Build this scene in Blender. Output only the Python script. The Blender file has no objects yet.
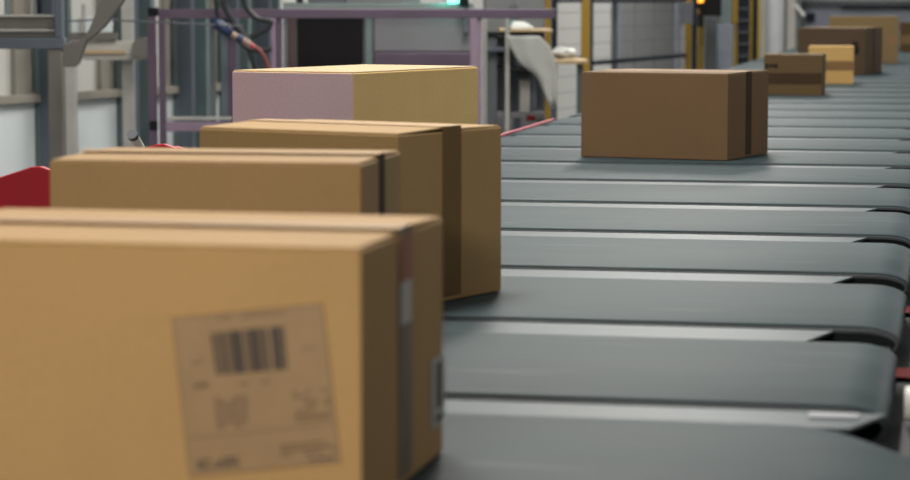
import bpy, bmesh, math, random
from mathutils import Vector, Matrix
random.seed(7)
S = bpy.context.scene
C = S.collection
PI = math.pi

# ------------------------------------------------------------------ camera geometry
FPX = 2450.0                      # focal length in pixels at 910 wide
BELT_Z = 1.20
CAM_H = 0.41                      # eye above the belts
CAM = Vector((0, 0, BELT_Z + CAM_H))
PITCH = math.atan(240 / FPX)
YAW = math.atan(495 / FPX)        # sorter runs 11.4 degrees off the view axis
U = Vector((math.cos(YAW), -math.sin(YAW), 0))
V = Vector((math.sin(YAW), math.cos(YAW), 0))
FW = Vector((0, math.cos(PITCH), -math.sin(PITCH)))
UP = Vector((0, math.sin(PITCH), math.cos(PITCH)))
RT = Vector((1, 0, 0))


def ray(px, py):
    return FW + RT * ((px - 455) / FPX) + UP * ((240 - py) / FPX)


def at(px, py, d):
    r = ray(px, py)
    return CAM + r * (d / r.y)


def uv(u, v, z=0.0):
    return U * u + V * v + Vector((0, 0, BELT_Z + z))


# ------------------------------------------------------------------ materials
def new_mat(name):
    m = bpy.data.materials.new(name)
    m.use_nodes = True
    nt = m.node_tree
    return m, nt, nt.nodes['Principled BSDF']


def mat(name, col, rough=0.6, metal=0.0, var=0.08, scale=6.0, bump=0.0, stretch=None, spec=0.5, emit=0.0):
    m, nt, b = new_mat(name)
    b.inputs['Roughness'].default_value = rough
    b.inputs['Metallic'].default_value = metal
    b.inputs['Specular IOR Level'].default_value = spec
    tc = nt.nodes.new('ShaderNodeTexCoord')
    mp = nt.nodes.new('ShaderNodeMapping')
    if stretch:
        mp.inputs['Scale'].default_value = stretch
    nz = nt.nodes.new('ShaderNodeTexNoise')
    nz.inputs['Scale'].default_value = scale
    nz.inputs['Detail'].default_value = 5
    cr = nt.nodes.new('ShaderNodeValToRGB')
    cr.color_ramp.elements[0].position = 0.3
    cr.color_ramp.elements[1].position = 0.7
    cr.color_ramp.elements[0].color = [c * (1 - var) for c in col] + [1]
    cr.color_ramp.elements[1].color = [min(1, c * (1 + var)) for c in col] + [1]
    L = nt.links.new
    L(tc.outputs['Object'], mp.inputs[0])
    L(mp.outputs[0], nz.inputs['Vector'])
    L(nz.outputs['Fac'], cr.inputs[0])
    L(cr.outputs[0], b.inputs['Base Color'])
    if bump:
        bp = nt.nodes.new('ShaderNodeBump')
        bp.inputs['Strength'].default_value = bump
        bp.inputs['Distance'].default_value = 0.0
        L(nz.outputs['Fac'], bp.inputs['Height'])
        L(bp.outputs[0], b.inputs['Normal'])
    if emit:
        b.inputs['Emission Color'].default_value = list(col) + [1]
        b.inputs['Emission Strength'].default_value = emit
    return m


def kraft(name, col):
    """cardboard: fine fibre noise and faint vertical flutes"""
    m, nt, b = new_mat(name)
    b.inputs['Roughness'].default_value = 0.72
    b.inputs['Specular IOR Level'].default_value = 0.3
    L = nt.links.new
    tc = nt.nodes.new('ShaderNodeTexCoord')
    n1 = nt.nodes.new('ShaderNodeTexNoise'); n1.inputs['Scale'].default_value = 160; n1.inputs['Detail'].default_value = 4
    n2 = nt.nodes.new('ShaderNodeTexNoise'); n2.inputs['Scale'].default_value = 7; n2.inputs['Detail'].default_value = 3
    L(tc.outputs['Object'], n1.inputs['Vector']); L(tc.outputs['Object'], n2.inputs['Vector'])
    mx = nt.nodes.new('ShaderNodeMath'); mx.operation = 'ADD'
    L(n1.outputs['Fac'], mx.inputs[0]); L(n2.outputs['Fac'], mx.inputs[1])
    cr = nt.nodes.new('ShaderNodeValToRGB')
    cr.color_ramp.elements[0].position = 0.36; cr.color_ramp.elements[1].position = 0.66
    hf = nt.nodes.new('ShaderNodeMath'); hf.operation = 'MULTIPLY'; hf.inputs[1].default_value = 0.5
    L(mx.outputs[0], hf.inputs[0]); L(hf.outputs[0], cr.inputs[0])
    cr.color_ramp.elements[0].color = [c * 0.94 for c in col] + [1]
    cr.color_ramp.elements[1].color = [c * 1.05 for c in col] + [1]
    L(cr.outputs[0], b.inputs['Base Color'])
    wv = nt.nodes.new('ShaderNodeTexWave'); wv.inputs['Scale'].default_value = 45; wv.bands_direction = 'X'
    wv.inputs['Distortion'].default_value = 0.4
    L(tc.outputs['Object'], wv.inputs['Vector'])
    bp = nt.nodes.new('ShaderNodeBump'); bp.inputs['Strength'].default_value = 0.06; bp.inputs['Distance'].default_value = 0.001
    L(wv.outputs['Fac'], bp.inputs['Height']); L(bp.outputs[0], b.inputs['Normal'])
    return m


def emission(name, col, k):
    m, nt, b = new_mat(name)
    b.inputs['Base Color'].default_value = list(col) + [1]
    b.inputs['Emission Color'].default_value = list(col) + [1]
    b.inputs['Emission Strength'].default_value = k
    return m


def belt_material():
    m, nt, b = new_mat('belt_rubber')
    b.inputs['Specular IOR Level'].default_value = 0.05
    L = nt.links.new
    tc = nt.nodes.new('ShaderNodeTexCoord')
    oi = nt.nodes.new('ShaderNodeObjectInfo')
    ad = nt.nodes.new('ShaderNodeVectorMath'); ad.operation = 'ADD'
    L(tc.outputs['Object'], ad.inputs[0])
    sc = nt.nodes.new('ShaderNodeVectorMath'); sc.operation = 'SCALE'
    L(oi.outputs['Location'], sc.inputs[0]); sc.inputs['Scale'].default_value = 3.7
    L(sc.outputs[0], ad.inputs[1])
    mp = nt.nodes.new('ShaderNodeMapping'); mp.inputs['Scale'].default_value = (0.7, 5, 1)
    L(ad.outputs[0], mp.inputs[0])
    n1 = nt.nodes.new('ShaderNodeTexNoise'); n1.inputs['Scale'].default_value = 2.2; n1.inputs['Detail'].default_value = 6
    L(mp.outputs[0], n1.inputs['Vector'])
    cr = nt.nodes.new('ShaderNodeValToRGB')
    e = cr.color_ramp.elements
    e[0].position = 0.3; e[0].color = (0.036, 0.053, 0.058, 1)
    e[1].position = 0.72; e[1].color = (0.056, 0.078, 0.084, 1)
    L(n1.outputs['Fac'], cr.inputs[0])
    # pale scuffs left by parcels
    mp2 = nt.nodes.new('ShaderNodeMapping'); mp2.inputs['Rotation'].default_value = (0, 0, 0.5); mp2.inputs['Scale'].default_value = (2, 14, 1)
    L(ad.outputs[0], mp2.inputs[0])
    n2 = nt.nodes.new('ShaderNodeTexNoise'); n2.inputs['Scale'].default_value = 1.6; n2.inputs['Detail'].default_value = 2
    L(mp2.outputs[0], n2.inputs['Vector'])
    c2 = nt.nodes.new('ShaderNodeValToRGB')
    c2.color_ramp.elements[0].position = 0.63; c2.color_ramp.elements[0].color = (0, 0, 0, 1)
    c2.color_ramp.elements[1].position = 0.76; c2.color_ramp.elements[1].color = (0.45, 0.45, 0.45, 1)
    L(n2.outputs['Fac'], c2.inputs[0])
    mx = nt.nodes.new('ShaderNodeMixRGB'); mx.inputs[2].default_value = (0.115, 0.135, 0.14, 1)
    L(c2.outputs[0], mx.inputs[0]); L(cr.outputs[0], mx.inputs[1])
    L(mx.outputs[0], b.inputs['Base Color'])
    rr = nt.nodes.new('ShaderNodeMapRange')
    rr.inputs['To Min'].default_value = 0.48; rr.inputs['To Max'].default_value = 0.6
    L(n1.outputs['Fac'], rr.inputs['Value']); L(rr.outputs[0], b.inputs['Roughness'])
    return m


K = dict(
    belt=belt_material(),
    plate=mat('brushed_cover_metal', (0.052, 0.074, 0.081), 0.45, 0.0, 0.15, 5, stretch=(1, 8, 1), spec=0.12),
    pale_plate=mat('pale_plastic_strip', (0.20, 0.215, 0.24), 0.45, 0, 0.05),
    rim=mat('grey_rim', (0.075, 0.088, 0.095), 0.5, 0, 0.1, spec=0.2),
    cheek=mat('grey_edge_profile', (0.014, 0.017, 0.019), 0.7, 0, 0.1, spec=0.1),
    dark=mat('dark_frame_paint', (0.013, 0.015, 0.017), 0.6, 0, 0.2, spec=0.2),
    black=mat('black_plastic', (0.008, 0.009, 0.010), 0.6, 0, 0.2, spec=0.15),
    red=mat('red_paint', (0.40, 0.010, 0.022), 0.42, 0, 0.08),
    deepred=mat('dark_red_paint', (0.10, 0.010, 0.011), 0.8, 0, 0.1, spec=0.08),
    pinkred=mat('light_paled_red_edge', (0.55, 0.13, 0.17), 0.5, 0, 0.08),  # red strip; light and blur put into the paler colour
    white=mat('white_plastic', (0.72, 0.72, 0.70), 0.4, 0, 0.04),
    pillar=mat('white_pillar_paint', (0.84, 0.87, 0.90), 0.4, 0, 0.03),
    steel=mat('galvanised_steel', (0.38, 0.38, 0.38), 0.4, 0.7, 0.12),
    concrete=mat('polished_concrete', (0.30, 0.30, 0.29), 0.45, 0, 0.12, 1.5),
    wall=mat('wall_paint', (0.52, 0.53, 0.52), 0.8, 0, 0.04, 1.0),
    ceiling=mat('ceiling_sheet', (0.25, 0.26, 0.27), 0.8, 0, 0.04, 1.0),
    darkwall=mat('dark_wall_paint', (0.12, 0.125, 0.13), 0.8, 0, 0.06, 1.0),
    panel=mat('white_wall_panel', (0.64, 0.70, 0.72), 0.5, 0, 0.04, 2.0),
    pane=mat('milky_pane', (0.58, 0.58, 0.55), 0.35, 0, 0.05, 2.0),
    sill=mat('brown_sill_trim', (0.25, 0.235, 0.20), 0.6, 0, 0.12),
    teal=mat('teal_grey_steel', (0.135, 0.185, 0.19), 0.5, 0.1, 0.12),
    slate=mat('slate_blue_steel', (0.090, 0.110, 0.140), 0.5, 0.1, 0.12),
    brown=mat('brown_grey_steel', (0.135, 0.13, 0.118), 0.55, 0.1, 0.12),
    rail=mat('pale_grey_rail', (0.36, 0.36, 0.34), 0.5, 0.1, 0.1),
    purple=mat('mauve_aluminium', (0.092, 0.066, 0.100), 0.42, 0.2, 0.08),
    mauve=mat('light_mauve_profile', (0.25, 0.185, 0.25), 0.42, 0.2, 0.08),
    greypanel=mat('grey_cabinet_sheet', (0.17, 0.17, 0.185), 0.5, 0.1, 0.10, 2.0),
    greenish=mat('green_grey_ledge', (0.17, 0.21, 0.21), 0.5, 0.1, 0.1),
    darkpanel=mat('charcoal_door_sheet', (0.010, 0.009, 0.0105), 0.7, 0, 0.1, spec=0.1),
    rust=mat('dark_red_brown_edge', (0.075, 0.04, 0.042), 0.5, 0, 0.1),
    yellow=mat('safety_yellow', (0.24, 0.145, 0.006), 0.5, 0, 0.08),
    paleyellow=mat('pale_yellow_strip', (0.34, 0.25, 0.06), 0.5, 0, 0.08),
    navy=mat('navy_black_steel', (0.013, 0.018, 0.028), 0.6, 0, 0.15, spec=0.15),
    bluegrey=mat('blue_grey_steel', (0.22, 0.25, 0.30), 0.45, 0.2, 0.1),
    midgrey=mat('mid_grey_steel', (0.10, 0.11, 0.125), 0.5, 0.2, 0.1),
    shutter=mat('grey_shutter', (0.22, 0.23, 0.235), 0.55, 0, 0.06),
    beige=mat('beige_sheet', (0.42, 0.41, 0.38), 0.6, 0, 0.05),
    film=mat('milky_film', (0.40, 0.41, 0.39), 0.5, 0, 0.08, 9.0),
    paper=mat('white_paper', (0.70, 0.72, 0.70), 0.7, 0, 0.05),
    tealbag=mat('teal_wrapping', (0.12, 0.34, 0.35), 0.5, 0, 0.15),
    wood=mat('light_board', (0.46, 0.34, 0.19), 0.6, 0, 0.12, 8),
    cable=mat('black_cable', (0.016, 0.018, 0.022), 0.45, 0, 0.1),
    redcable=mat('brown_red_cable', (0.16, 0.035, 0.03), 0.5, 0, 0.1),
    blue=mat('blue_sleeve', (0.006, 0.024, 0.07), 0.45, 0, 0.1),
    skin=mat('beige_plug', (0.26, 0.17, 0.13), 0.5, 0, 0.1),
    tape=mat('brown_packing_tape', (0.17, 0.105, 0.04), 0.6, 0, 0.10, 9, spec=0.2),
    clear_tape=mat('clear_packing_tape', (0.20, 0.145, 0.085), 0.5, 0, 0.25, 14),
    rust_tape=mat('reddish_tape_end', (0.34, 0.11, 0.05), 0.5, 0, 0.10, 9),
    orange_tape=mat('orange_brown_tape', (0.19, 0.10, 0.03), 0.6, 0, 0.10, 9),
    dark_tape=mat('dark_brown_tape', (0.045, 0.027, 0.013), 0.6, 0, 0.10, 9, spec=0.15),
    label=mat('brown_grey_label', (0.33, 0.212, 0.108), 0.42, 0, 0.05, 30),
    label2=mat('pale_side_label', (0.50, 0.49, 0.46), 0.5, 0, 0.05, 30),
    ink=mat('faded_label_ink', (0.060, 0.042, 0.030), 0.6, 0, 0.1),
    soft_ink=mat('pale_label_ink', (0.180, 0.108, 0.058), 0.6, 0, 0.1),
    mid_ink=mat('grey_label_ink', (0.12, 0.080, 0.052), 0.6, 0, 0.1),
)

# ------------------------------------------------------------------ mesh helpers
def B():
    return bmesh.new()


def add_box(bm, lo, hi, M=None):
    lo, hi = Vector(lo), Vector(hi)
    vs = [bm.verts.new(Vector((x, y, z))) for x in (lo.x, hi.x) for y in (lo.y, hi.y) for z in (lo.z, hi.z)]
    if M is not None:
        for v in vs:
            v.co = M @ v.co
    for f in ((0, 1, 3, 2), (4, 6, 7, 5), (0, 4, 5, 1), (2, 3, 7, 6), (0, 2, 6, 4), (1, 5, 7, 3)):
        bm.faces.new([vs[i] for i in f])
    return vs


def add_prism(bm, pts, off):
    """pts: closed 3-D outline; off: extrusion vector"""
    off = Vector(off)
    a = [bm.verts.new(Vector(p)) for p in pts]
    b = [bm.verts.new(Vector(p) + off) for p in pts]
    n = len(pts)
    bm.faces.new(a)
    bm.faces.new(b[::-1])
    for i in range(n):
        bm.faces.new([a[i], b[i], b[(i + 1) % n], a[(i + 1) % n]])


def add_tube(bm, path, r, seg=10):
    path = [Vector(p) for p in path]
    rings = []
    for i, p in enumerate(path):
        t = (path[min(i + 1, len(path) - 1)] - path[max(i - 1, 0)]).normalized()
        a = t.cross(Vector((0, 0, 1)) if abs(t.z) < 0.9 else Vector((1, 0, 0))).normalized()
        b = t.cross(a)
        rr = r[i] if isinstance(r, (list, tuple)) else r
        rings.append([bm.verts.new(p + a * rr * math.cos(2 * PI * k / seg) + b * rr * math.sin(2 * PI * k / seg)) for k in range(seg)])
    for i in range(len(rings) - 1):
        for k in range(seg):
            bm.faces.new([rings[i][k], rings[i][(k + 1) % seg], rings[i + 1][(k + 1) % seg], rings[i + 1][k]])
    bm.faces.new(rings[0][::-1])
    bm.faces.new(rings[-1])


def smooth_path(pts, n=8):
    pts = [Vector(p) for p in pts]
    out = []
    for i in range(len(pts) - 1):
        p0, p1, p2, p3 = pts[max(i - 1, 0)], pts[i], pts[i + 1], pts[min(i + 2, len(pts) - 1)]
        for k in range(n):
            t = k / n
            out.append(0.5 * ((2 * p1) + (p2 - p0) * t + (2 * p0 - 5 * p1 + 4 * p2 - p3) * t * t + (3 * p1 - p0 - 3 * p2 + p3) * t ** 3))
    out.append(pts[-1])
    return out


def obj(name, bm, m, parent=None, bevel=0.0, smooth=False, seg=2, world=False):
    """link ONE mesh object; world=True means bm is in world space and the parent is an unrotated Empty"""
    bmesh.ops.recalc_face_normals(bm, faces=bm.faces)
    if world and parent is not None:
        bmesh.ops.translate(bm, verts=bm.verts, vec=-parent.location)
    me = bpy.data.meshes.new(name)
    bm.to_mesh(me)
    bm.free()
    if smooth:
        for p in me.polygons:
            p.use_smooth = True
    me.materials.append(m)
    o = bpy.data.objects.new(name, me)
    C.objects.link(o)
    o.parent = parent
    if bevel:
        md = o.modifiers.new('bevel', 'BEVEL')
        md.width = bevel
        md.segments = seg
        md.limit_method = 'ANGLE'
        md.angle_limit = math.radians(40)
    return o


def tag(o, label, cat, group=None, kind=None):
    if label:
        o['label'] = label
    if cat:
        o['category'] = cat
    if group:
        o['group'] = group
    if kind:
        o['kind'] = kind
    return o


def thing(name, label, cat, loc=(0, 0, 0), rotz=0.0, group=None):
    o = bpy.data.objects.new(name, None)
    C.objects.link(o)
    o.empty_display_size = 0.1
    o.location = loc
    o.rotation_euler = (0, 0, rotz)
    return tag(o, label, cat, group)


def struct(name, bm, m, label, cat='wall', bevel=0.0):
    o = obj(name, bm, m, None, bevel)
    return tag(o, label, cat, None, 'structure')


def copy_tree(o, parent=None):
    c = o.copy()
    C.objects.link(c)
    c.parent = parent
    for ch in list(o.children):
        copy_tree(ch, c)
    return c


def prect(bm, x0, y0, x1, y1, d, t=0.05):
    """upright block whose front face spans that part of the view at distance d, t thick behind"""
    a, b = at(x0, y0, d), at(x1, y1, d)
    add_box(bm, (a.x, d, b.z), (b.x, d + t, a.z))


def post(bm, x0, x1, d, t, ztop, zbot=0.0):
    a, b = at(x0, 100, d), at(x1, 100, d)
    add_box(bm, (a.x, d, zbot), (b.x, d + t, ztop))


def zat(py, d):
    return at(455, py, d).z


# ------------------------------------------------------------------ the sorter: one carrier, copied along the line
PITCH_V = 0.62
U_MID, HALF = -0.705, 0.65


def stadium(half_r, half_l, rx, rz, zc, n=9):
    pts = []
    for k in range(n + 1):
        a = PI / 2 - PI * k / n
        pts.append((half_r - rx + rx * math.cos(a), zc + rz * math.sin(a)))
    for k in range(n + 1):
        a = PI / 2 + PI - PI * k / n
        pts.append((-half_l + rx - rx * math.cos(a - PI), zc + rz * math.sin(a)) if False else (-half_l + rx + rx * math.cos(a), zc + rz * math.sin(a)))
    return pts


def loop_bm(y0, y1, right, rx, rz, zc, inset=0.0):
    bm = B()
    pts = stadium(right - inset, HALF - inset, rx, rz - inset, zc)
    add_prism(bm, [(x, y0, z) for x, z in pts], (0, y1 - y0, 0))
    return bm


def make_carrier(right=HALF, near=False):
    root = thing('belt_carrier', 'x', 'conveyor')
    rx = 0.05 if not near else 0.10
    rz = 0.02 if not near else 0.022
    yf = 0.20 if near else 0.170
    lb = loop_bm(-0.297, yf, right, rx, rz, -rz)
    if near:                                  # worn belt corner, cut back at its far end
        bmesh.ops.bisect_plane(lb, geom=lb.verts[:] + lb.edges[:] + lb.faces[:], plane_co=(0, 0.10, 0), plane_no=(0, 1, 0))
        for v_ in lb.verts:
            if v_.co.y > 0.19 and v_.co.x > 0.4:
                v_.co.x -= 0.055
    o = obj('belt', lb, K['belt'], root, 0.004, True, 3)
    o = obj('side_cheek', loop_bm(-0.3085, -0.297, right - 0.002, rx - 0.002, rz - 0.002, -rz - 0.0012), K['cheek'], root, 0.001)
    o['label'] = 'dark edge profile along the front of the belt'
    bm = B()
    oa = stadium(right - 0.0025, HALF - 0.0025, rx - 0.0025, rz - 0.0025, -rz - 0.0012)
    ob = stadium(right - 0.0065, HALF - 0.0065, rx - 0.0065, rz - 0.0065, -rz - 0.0012)
    R4 = [[bm.verts.new((x, y, z)) for x, z in q] for q in (oa, ob) for y in (-0.3110, -0.3086)]
    nn = len(oa)
    for i in range(nn):
        k = (i + 1) % nn
        for a, b in ((0, 2), (2, 3), (3, 1), (1, 0)):
            bm.faces.new([R4[a][i], R4[a][k], R4[b][k], R4[b][i]])
    o = obj('lip', bm, K['rim'], root)
    o['label'] = 'thin grey lip around the dark edge'
    obj('back_cheek', loop_bm(0.170, 0.178, right - 0.004, rx - 0.004, rz - 0.004, -rz - 0.002) if not near else loop_bm(0.2002, 0.208, right - 0.06, rx - 0.004, rz - 0.004, -rz - 0.002), K['dark'], root)
    bm = B()
    pr = right - (0.075 if near else 0.118)
    pts = [(-0.60, yf + 0.009), (pr, yf + 0.009), (pr + 0.035, 0.304), (-0.60, 0.304)]
    add_prism(bm, [(x, y, -0.0085) for x, y in pts], (0, 0, 0.004))
    o = obj('cover_plate', bm, K['plate'], root, 0.001)
    o['label'] = 'pale metal plate covering the gap between two belts'
    bm = B()
    if near:
        add_box(bm, (0.572, 0.262, -0.0042), (0.622, 0.292, -0.0025))
        o = obj('end_plug', bm, K['pale_plate'], root, 0.002)
        o['label'] = 'pale plastic plug'
    else:
        add_box(bm, (pr + 0.036, 0.182, -0.04), (right - 0.012, 0.302, -0.022))
        obj('end_plug', bm, K['black'], root, 0.002)
    bm = B()
    add_box(bm, (-0.50, -0.28, -0.20), (0.50, 0.28, -0.066))
    obj('chassis', bm, K['dark'], root, 0.006)
    if not near:
        bm = B()
        add_tube(bm, [(0.663, -0.13, -0.024), (0.672, -0.13, -0.024), (0.684, -0.13, -0.024), (0.690, -0.13, -0.024)], [0.019, 0.019, 0.016, 0.009], 20)
        o = obj('end_cap', bm, K['white'], root, 0, True)
        o['label'] = 'white rounded roller cap'
        bm = B()
        add_box(bm, (0.600, 0.180, -0.046), (0.70, 0.255, -0.042))
        obj('bumper', bm, K['deepred'], root, 0.001)['label'] = 'dark red bumper block'
    return root


def place_carrier(o, n):
    o.location = uv(U_MID, 2.48 + PITCH_V * n + PITCH_V / 2)
    o.rotation_euler = (0, 0, -YAW)


ORD = ['first', 'second', 'third', 'fourth', 'fifth', 'sixth', 'seventh', 'eighth', 'ninth', 'tenth', 'eleventh', 'twelfth',
       'thirteenth', 'fourteenth', 'fifteenth', 'sixteenth']
GRP = 'grey belt carriers of the sorter'
near_c = make_carrier(HALF + 0.04, True)
place_carrier(near_c, -1)
tag(near_c, 'wide grey belt carrier under the barcode box, first from the near end', 'conveyor', GRP)
proto = make_carrier()
LBL = {
    0: 'grey belt carrier second from the near end, with a black slot at its end',
    1: 'grey belt carrier under the tall taped box, third from the near end',
    2: 'grey belt carrier just beyond the tall taped box, fourth from the near end',
    3: 'grey belt carrier under the mauve-sided box, fifth from the near end',
    6: 'grey belt carrier under the wide dark brown box standing alone',
    13: 'grey belt carrier under the low dark box with a black mark',
    15: 'grey belt carrier under the small light tan box',
}
for n in range(0, 31):
    o = proto if n == 0 else copy_tree(proto)
    place_carrier(o, n)
    if n in LBL:
        lab = LBL[n]
    elif n <= 14:
        lab = 'empty grey belt carrier of the sorter, %s from the near end' % ORD[n + 1]
    else:
        lab = 'thin grey belt carrier at far end of sorter, past the small light tan box'
    tag(o, lab, 'conveyor', GRP)

# frame that carries the line
V0, V1 = 0.9, 22.2
fr = thing('sorter_frame', 'long dark steel frame with red side covers carrying the grey belt carriers', 'conveyor frame', uv(U_MID, 0, -BELT_Z), -YAW)


def frame_part(name, lo, hi, m, bev=0.004, label=None):
    bm = B()
    add_box(bm, (lo[0] - U_MID, lo[1], lo[2] + BELT_Z), (hi[0] - U_MID, hi[1], hi[2] + BELT_Z))
    o = obj(name, bm, m, fr, bev)
    if label:
        o['label'] = label
    return o


frame_part('side_cover', (-0.14, V0, -0.064), (-0.002, V1, -0.048), K['dark'])
frame_part('side_cover', (-1.405, V0, -0.064), (-1.27, V1, -0.048), K['dark'])
frame_part('edge_strip', (-1.402, 5.7, -0.048), (-1.393, 8.7, -0.014), K['pinkred'], 0.002, label='red edge strip paled as by light')
frame_part('side_beam', (-0.13, V0, -0.30), (-0.05, V1, -0.07), K['dark'])
frame_part('side_beam', (-1.36, V0, -0.30), (-1.28, V1, -0.07), K['dark'])
v = 1.6
while v < V1:
    for u in (-0.12, -1.35):
        bm = B()
        add_box(bm, (u - U_MID, v, 0.012), (u + 0.06 - U_MID, v + 0.08, BELT_Z - 0.30))
        add_box(bm, (u - 0.03 - U_MID, v - 0.03, 0.0), (u + 0.09 - U_MID, v + 0.11, 0.012))
        obj('leg', bm, K['dark'], fr, 0.004)
    frame_part('cross_beam', (-1.28, v, -0.30), (-0.13, v + 0.08, -0.22), K['dark'])
    v += 2.4

# ------------------------------------------------------------------ cardboard boxes
def make_box(label, x, y, ang, w, d, h, km, tape=None, side=0.0, flap_tilt=(0, 0), tape_w=0.05, dz=0.0, side_drop=None, front_mat=None, flap_mat=None, group='cardboard boxes on the sorter'):
    """(x, y): right front bottom corner; w along the front, d deep"""
    z0 = BELT_Z + 0.0012 + dz
    r = thing('cardboard_box', label, 'box', (x, y, z0), -ang, group)
    bm = B()
    add_box(bm, (-w, 0, 0), (0, d, h - 0.0028))
    body = obj('body', bm, km, r, 0.0015, False, 2)
    if front_mat is not None:
        body.data.materials.append(front_mat)
        for p in body.data.polygons:
            if p.normal.y < -0.9:
                p.material_index = 1
    for k, (a, b, t) in enumerate(((0.0, d / 2 - 0.0012, flap_tilt[0]), (d / 2 + 0.0012, d, flap_tilt[1]))):
        bm = B()
        e = 0.002
        if k == 0:
            za, zb = h - 0.0028, h - 0.0028 + t
        else:
            za, zb = h - 0.0028 + t, h - 0.0028
        lo = [(-w + e, a + e * (k == 0), za), (-e, a + e * (k == 0), za), (-e, b - e * (k == 1), zb), (-w + e, b - e * (k == 1), zb)]
        add_prism(bm, lo, (0, 0, 0.0028))
        obj('flap', bm, flap_mat or km, r, 0.0012)
    if tape:
        m = K[tape]
        bm = B()
        T = max(flap_tilt)
        add_box(bm, (-w - 0.0006, d / 2 - tape_w / 2, h + T + 0.0001), (0.0008, d / 2 + tape_w / 2, h + T + 0.0007))
        top = obj('tape', bm, K['top_tape'] if 'top_tape' in K else m, r)
        sd = side_drop if side_drop else h * 0.97
        bm = B()
        add_box(bm, (0.0002, d / 2 - tape_w / 2, h - sd), (0.0010, d / 2 + tape_w / 2, h + T + 0.0007))
        st = obj('side_tape', bm, m, r)
        st['label'] = 'brown packing tape running down the end'
    return r


def local_of(root, p):
    M = Matrix.Translation(root.location) @ Matrix.Rotation(root.rotation_euler.z, 4, 'Z')
    return M.inverted() @ p


def on_front(root, px, py):
    """where that sight line meets the box's front face, box space"""
    ng = Matrix.Rotation(root.rotation_euler.z, 3, 'Z') @ Vector((0, 1, 0))
    r = ray(px, py)
    t = (root.location - CAM).dot(ng) / r.dot(ng)
    return local_of(root, CAM + r * t)


def on_end(root, px, py):
    ng = Matrix.Rotation(root.rotation_euler.z, 3, 'Z') @ Vector((1, 0, 0))
    r = ray(px, py)
    t = (root.location - CAM).dot(ng) / r.dot(ng)
    return local_of(root, CAM + r * t)


K['top_tape'] = mat('tan_top_tape', (0.40, 0.245, 0.10), 0.6, 0, 0.08, 9)
kA = kraft('kraft_golden', (0.455, 0.278, 0.112))
kB = kraft('kraft_tan', (0.385, 0.243, 0.105))
kC = kraft('kraft_brown', (0.39, 0.250, 0.108))
kD = kraft('kraft_lit_end', (0.84, 0.58, 0.25))  # light on the right end put into the colour
kD2 = kraft('kraft_dimmed_top', (0.47, 0.35, 0.20))  # flaps of the same box toned down against the overhead light
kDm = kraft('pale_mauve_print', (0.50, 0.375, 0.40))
kE = kraft('kraft_dark_brown', (0.150, 0.088, 0.041))
kF = kraft('kraft_umber', (0.095, 0.060, 0.023))
kG = kraft('kraft_light', (0.52, 0.33, 0.115))
kH = kraft('kraft_deep_brown', (0.090, 0.056, 0.031))
kI = kraft('kraft_olive', (0.165, 0.112, 0.048))
kJ = kraft('kraft_dark_umber', (0.075, 0.045, 0.015))

bA = make_box('tan cardboard box with a barcode label on its broad side', -0.074, 1.914, 0.217, 0.42, 0.292, 0.215, kA, 'clear_tape', tape_w=0.045, flap_tilt=(0.001, 0.0035))
bB = make_box('tan cardboard box between the barcode box and the tall taped box', -0.101, 2.62, 0.167, 0.348, 0.228, 0.235, kB, 'dark_tape', tape_w=0.03, flap_tilt=(0.001, 0.003))
bC = make_box('tall brown cardboard box with wide dark tape down its end', -0.075, 3.22, 0.571, 0.333, 0.26, 0.234, kC, 'tape', tape_w=0.046, flap_tilt=(0.004, 0.001))
bD = make_box('large cardboard box with a pale mauve side and a tan end brightened as if lit', -0.189, 4.55, 0.511, 0.271, 0.482, 0.276, kD, front_mat=kDm, flap_mat=kD2)
bE = make_box('wide dark brown cardboard box standing alone on the grey belts', 0.696, 6.252, 0.433, 0.403, 0.34, 0.222, kE, 'dark_tape', tape_w=0.046, flap_tilt=(0.001, 0.001))
bF = make_box('low dark brown cardboard box with a black mark, behind the lone box', 1.578, 10.545, 0.208, 0.25, 0.25, 0.175, kF, flap_tilt=(0.002, 0.0))
bG = make_box('small light tan cardboard box with an orange tape band', 1.947, 11.99, 0.16, 0.219, 0.2, 0.184, kG)
bH = make_box('big deep brown cardboard box behind the small light tan one', 2.242, 13.432, 0.358, 0.374, 0.50, 0.257, kH, 'dark_tape', tape_w=0.05)
bI = make_box('tall olive tan cardboard box behind the big deep brown one', 2.873, 15.931, 0.175, 0.446, 0.3, 0.303, kI)
bJ = make_box('dark umber cardboard box with a tape band, last box along the sorter', 3.863, 19.395, 0.2, 0.35, 0.3, 0.233, kJ)

# label on the barcode box
def quad_map(root, corners, fn=on_front):
    P = [fn(root, *c) for c in corners]

    def f(s, t):
        return (P[0] * (1 - s) + P[1] * s) * (1 - t) + (P[3] * (1 - s) + P[2] * s) * t
    return f


def quad(bm, f, s0, t0, s1, t1, y0, y1, axis='y'):
    pts = [f(s0, t0), f(s1, t0), f(s1, t1), f(s0, t1)]
    if axis == 'y':
        pts = [Vector((p.x, y0, p.z)) for p in pts]
        add_prism(bm, pts, (0, y1 - y0, 0))
    else:
        pts = [Vector((y0, p.y, p.z)) for p in pts]
        add_prism(bm, pts, (y1 - y0, 0, 0))


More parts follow.
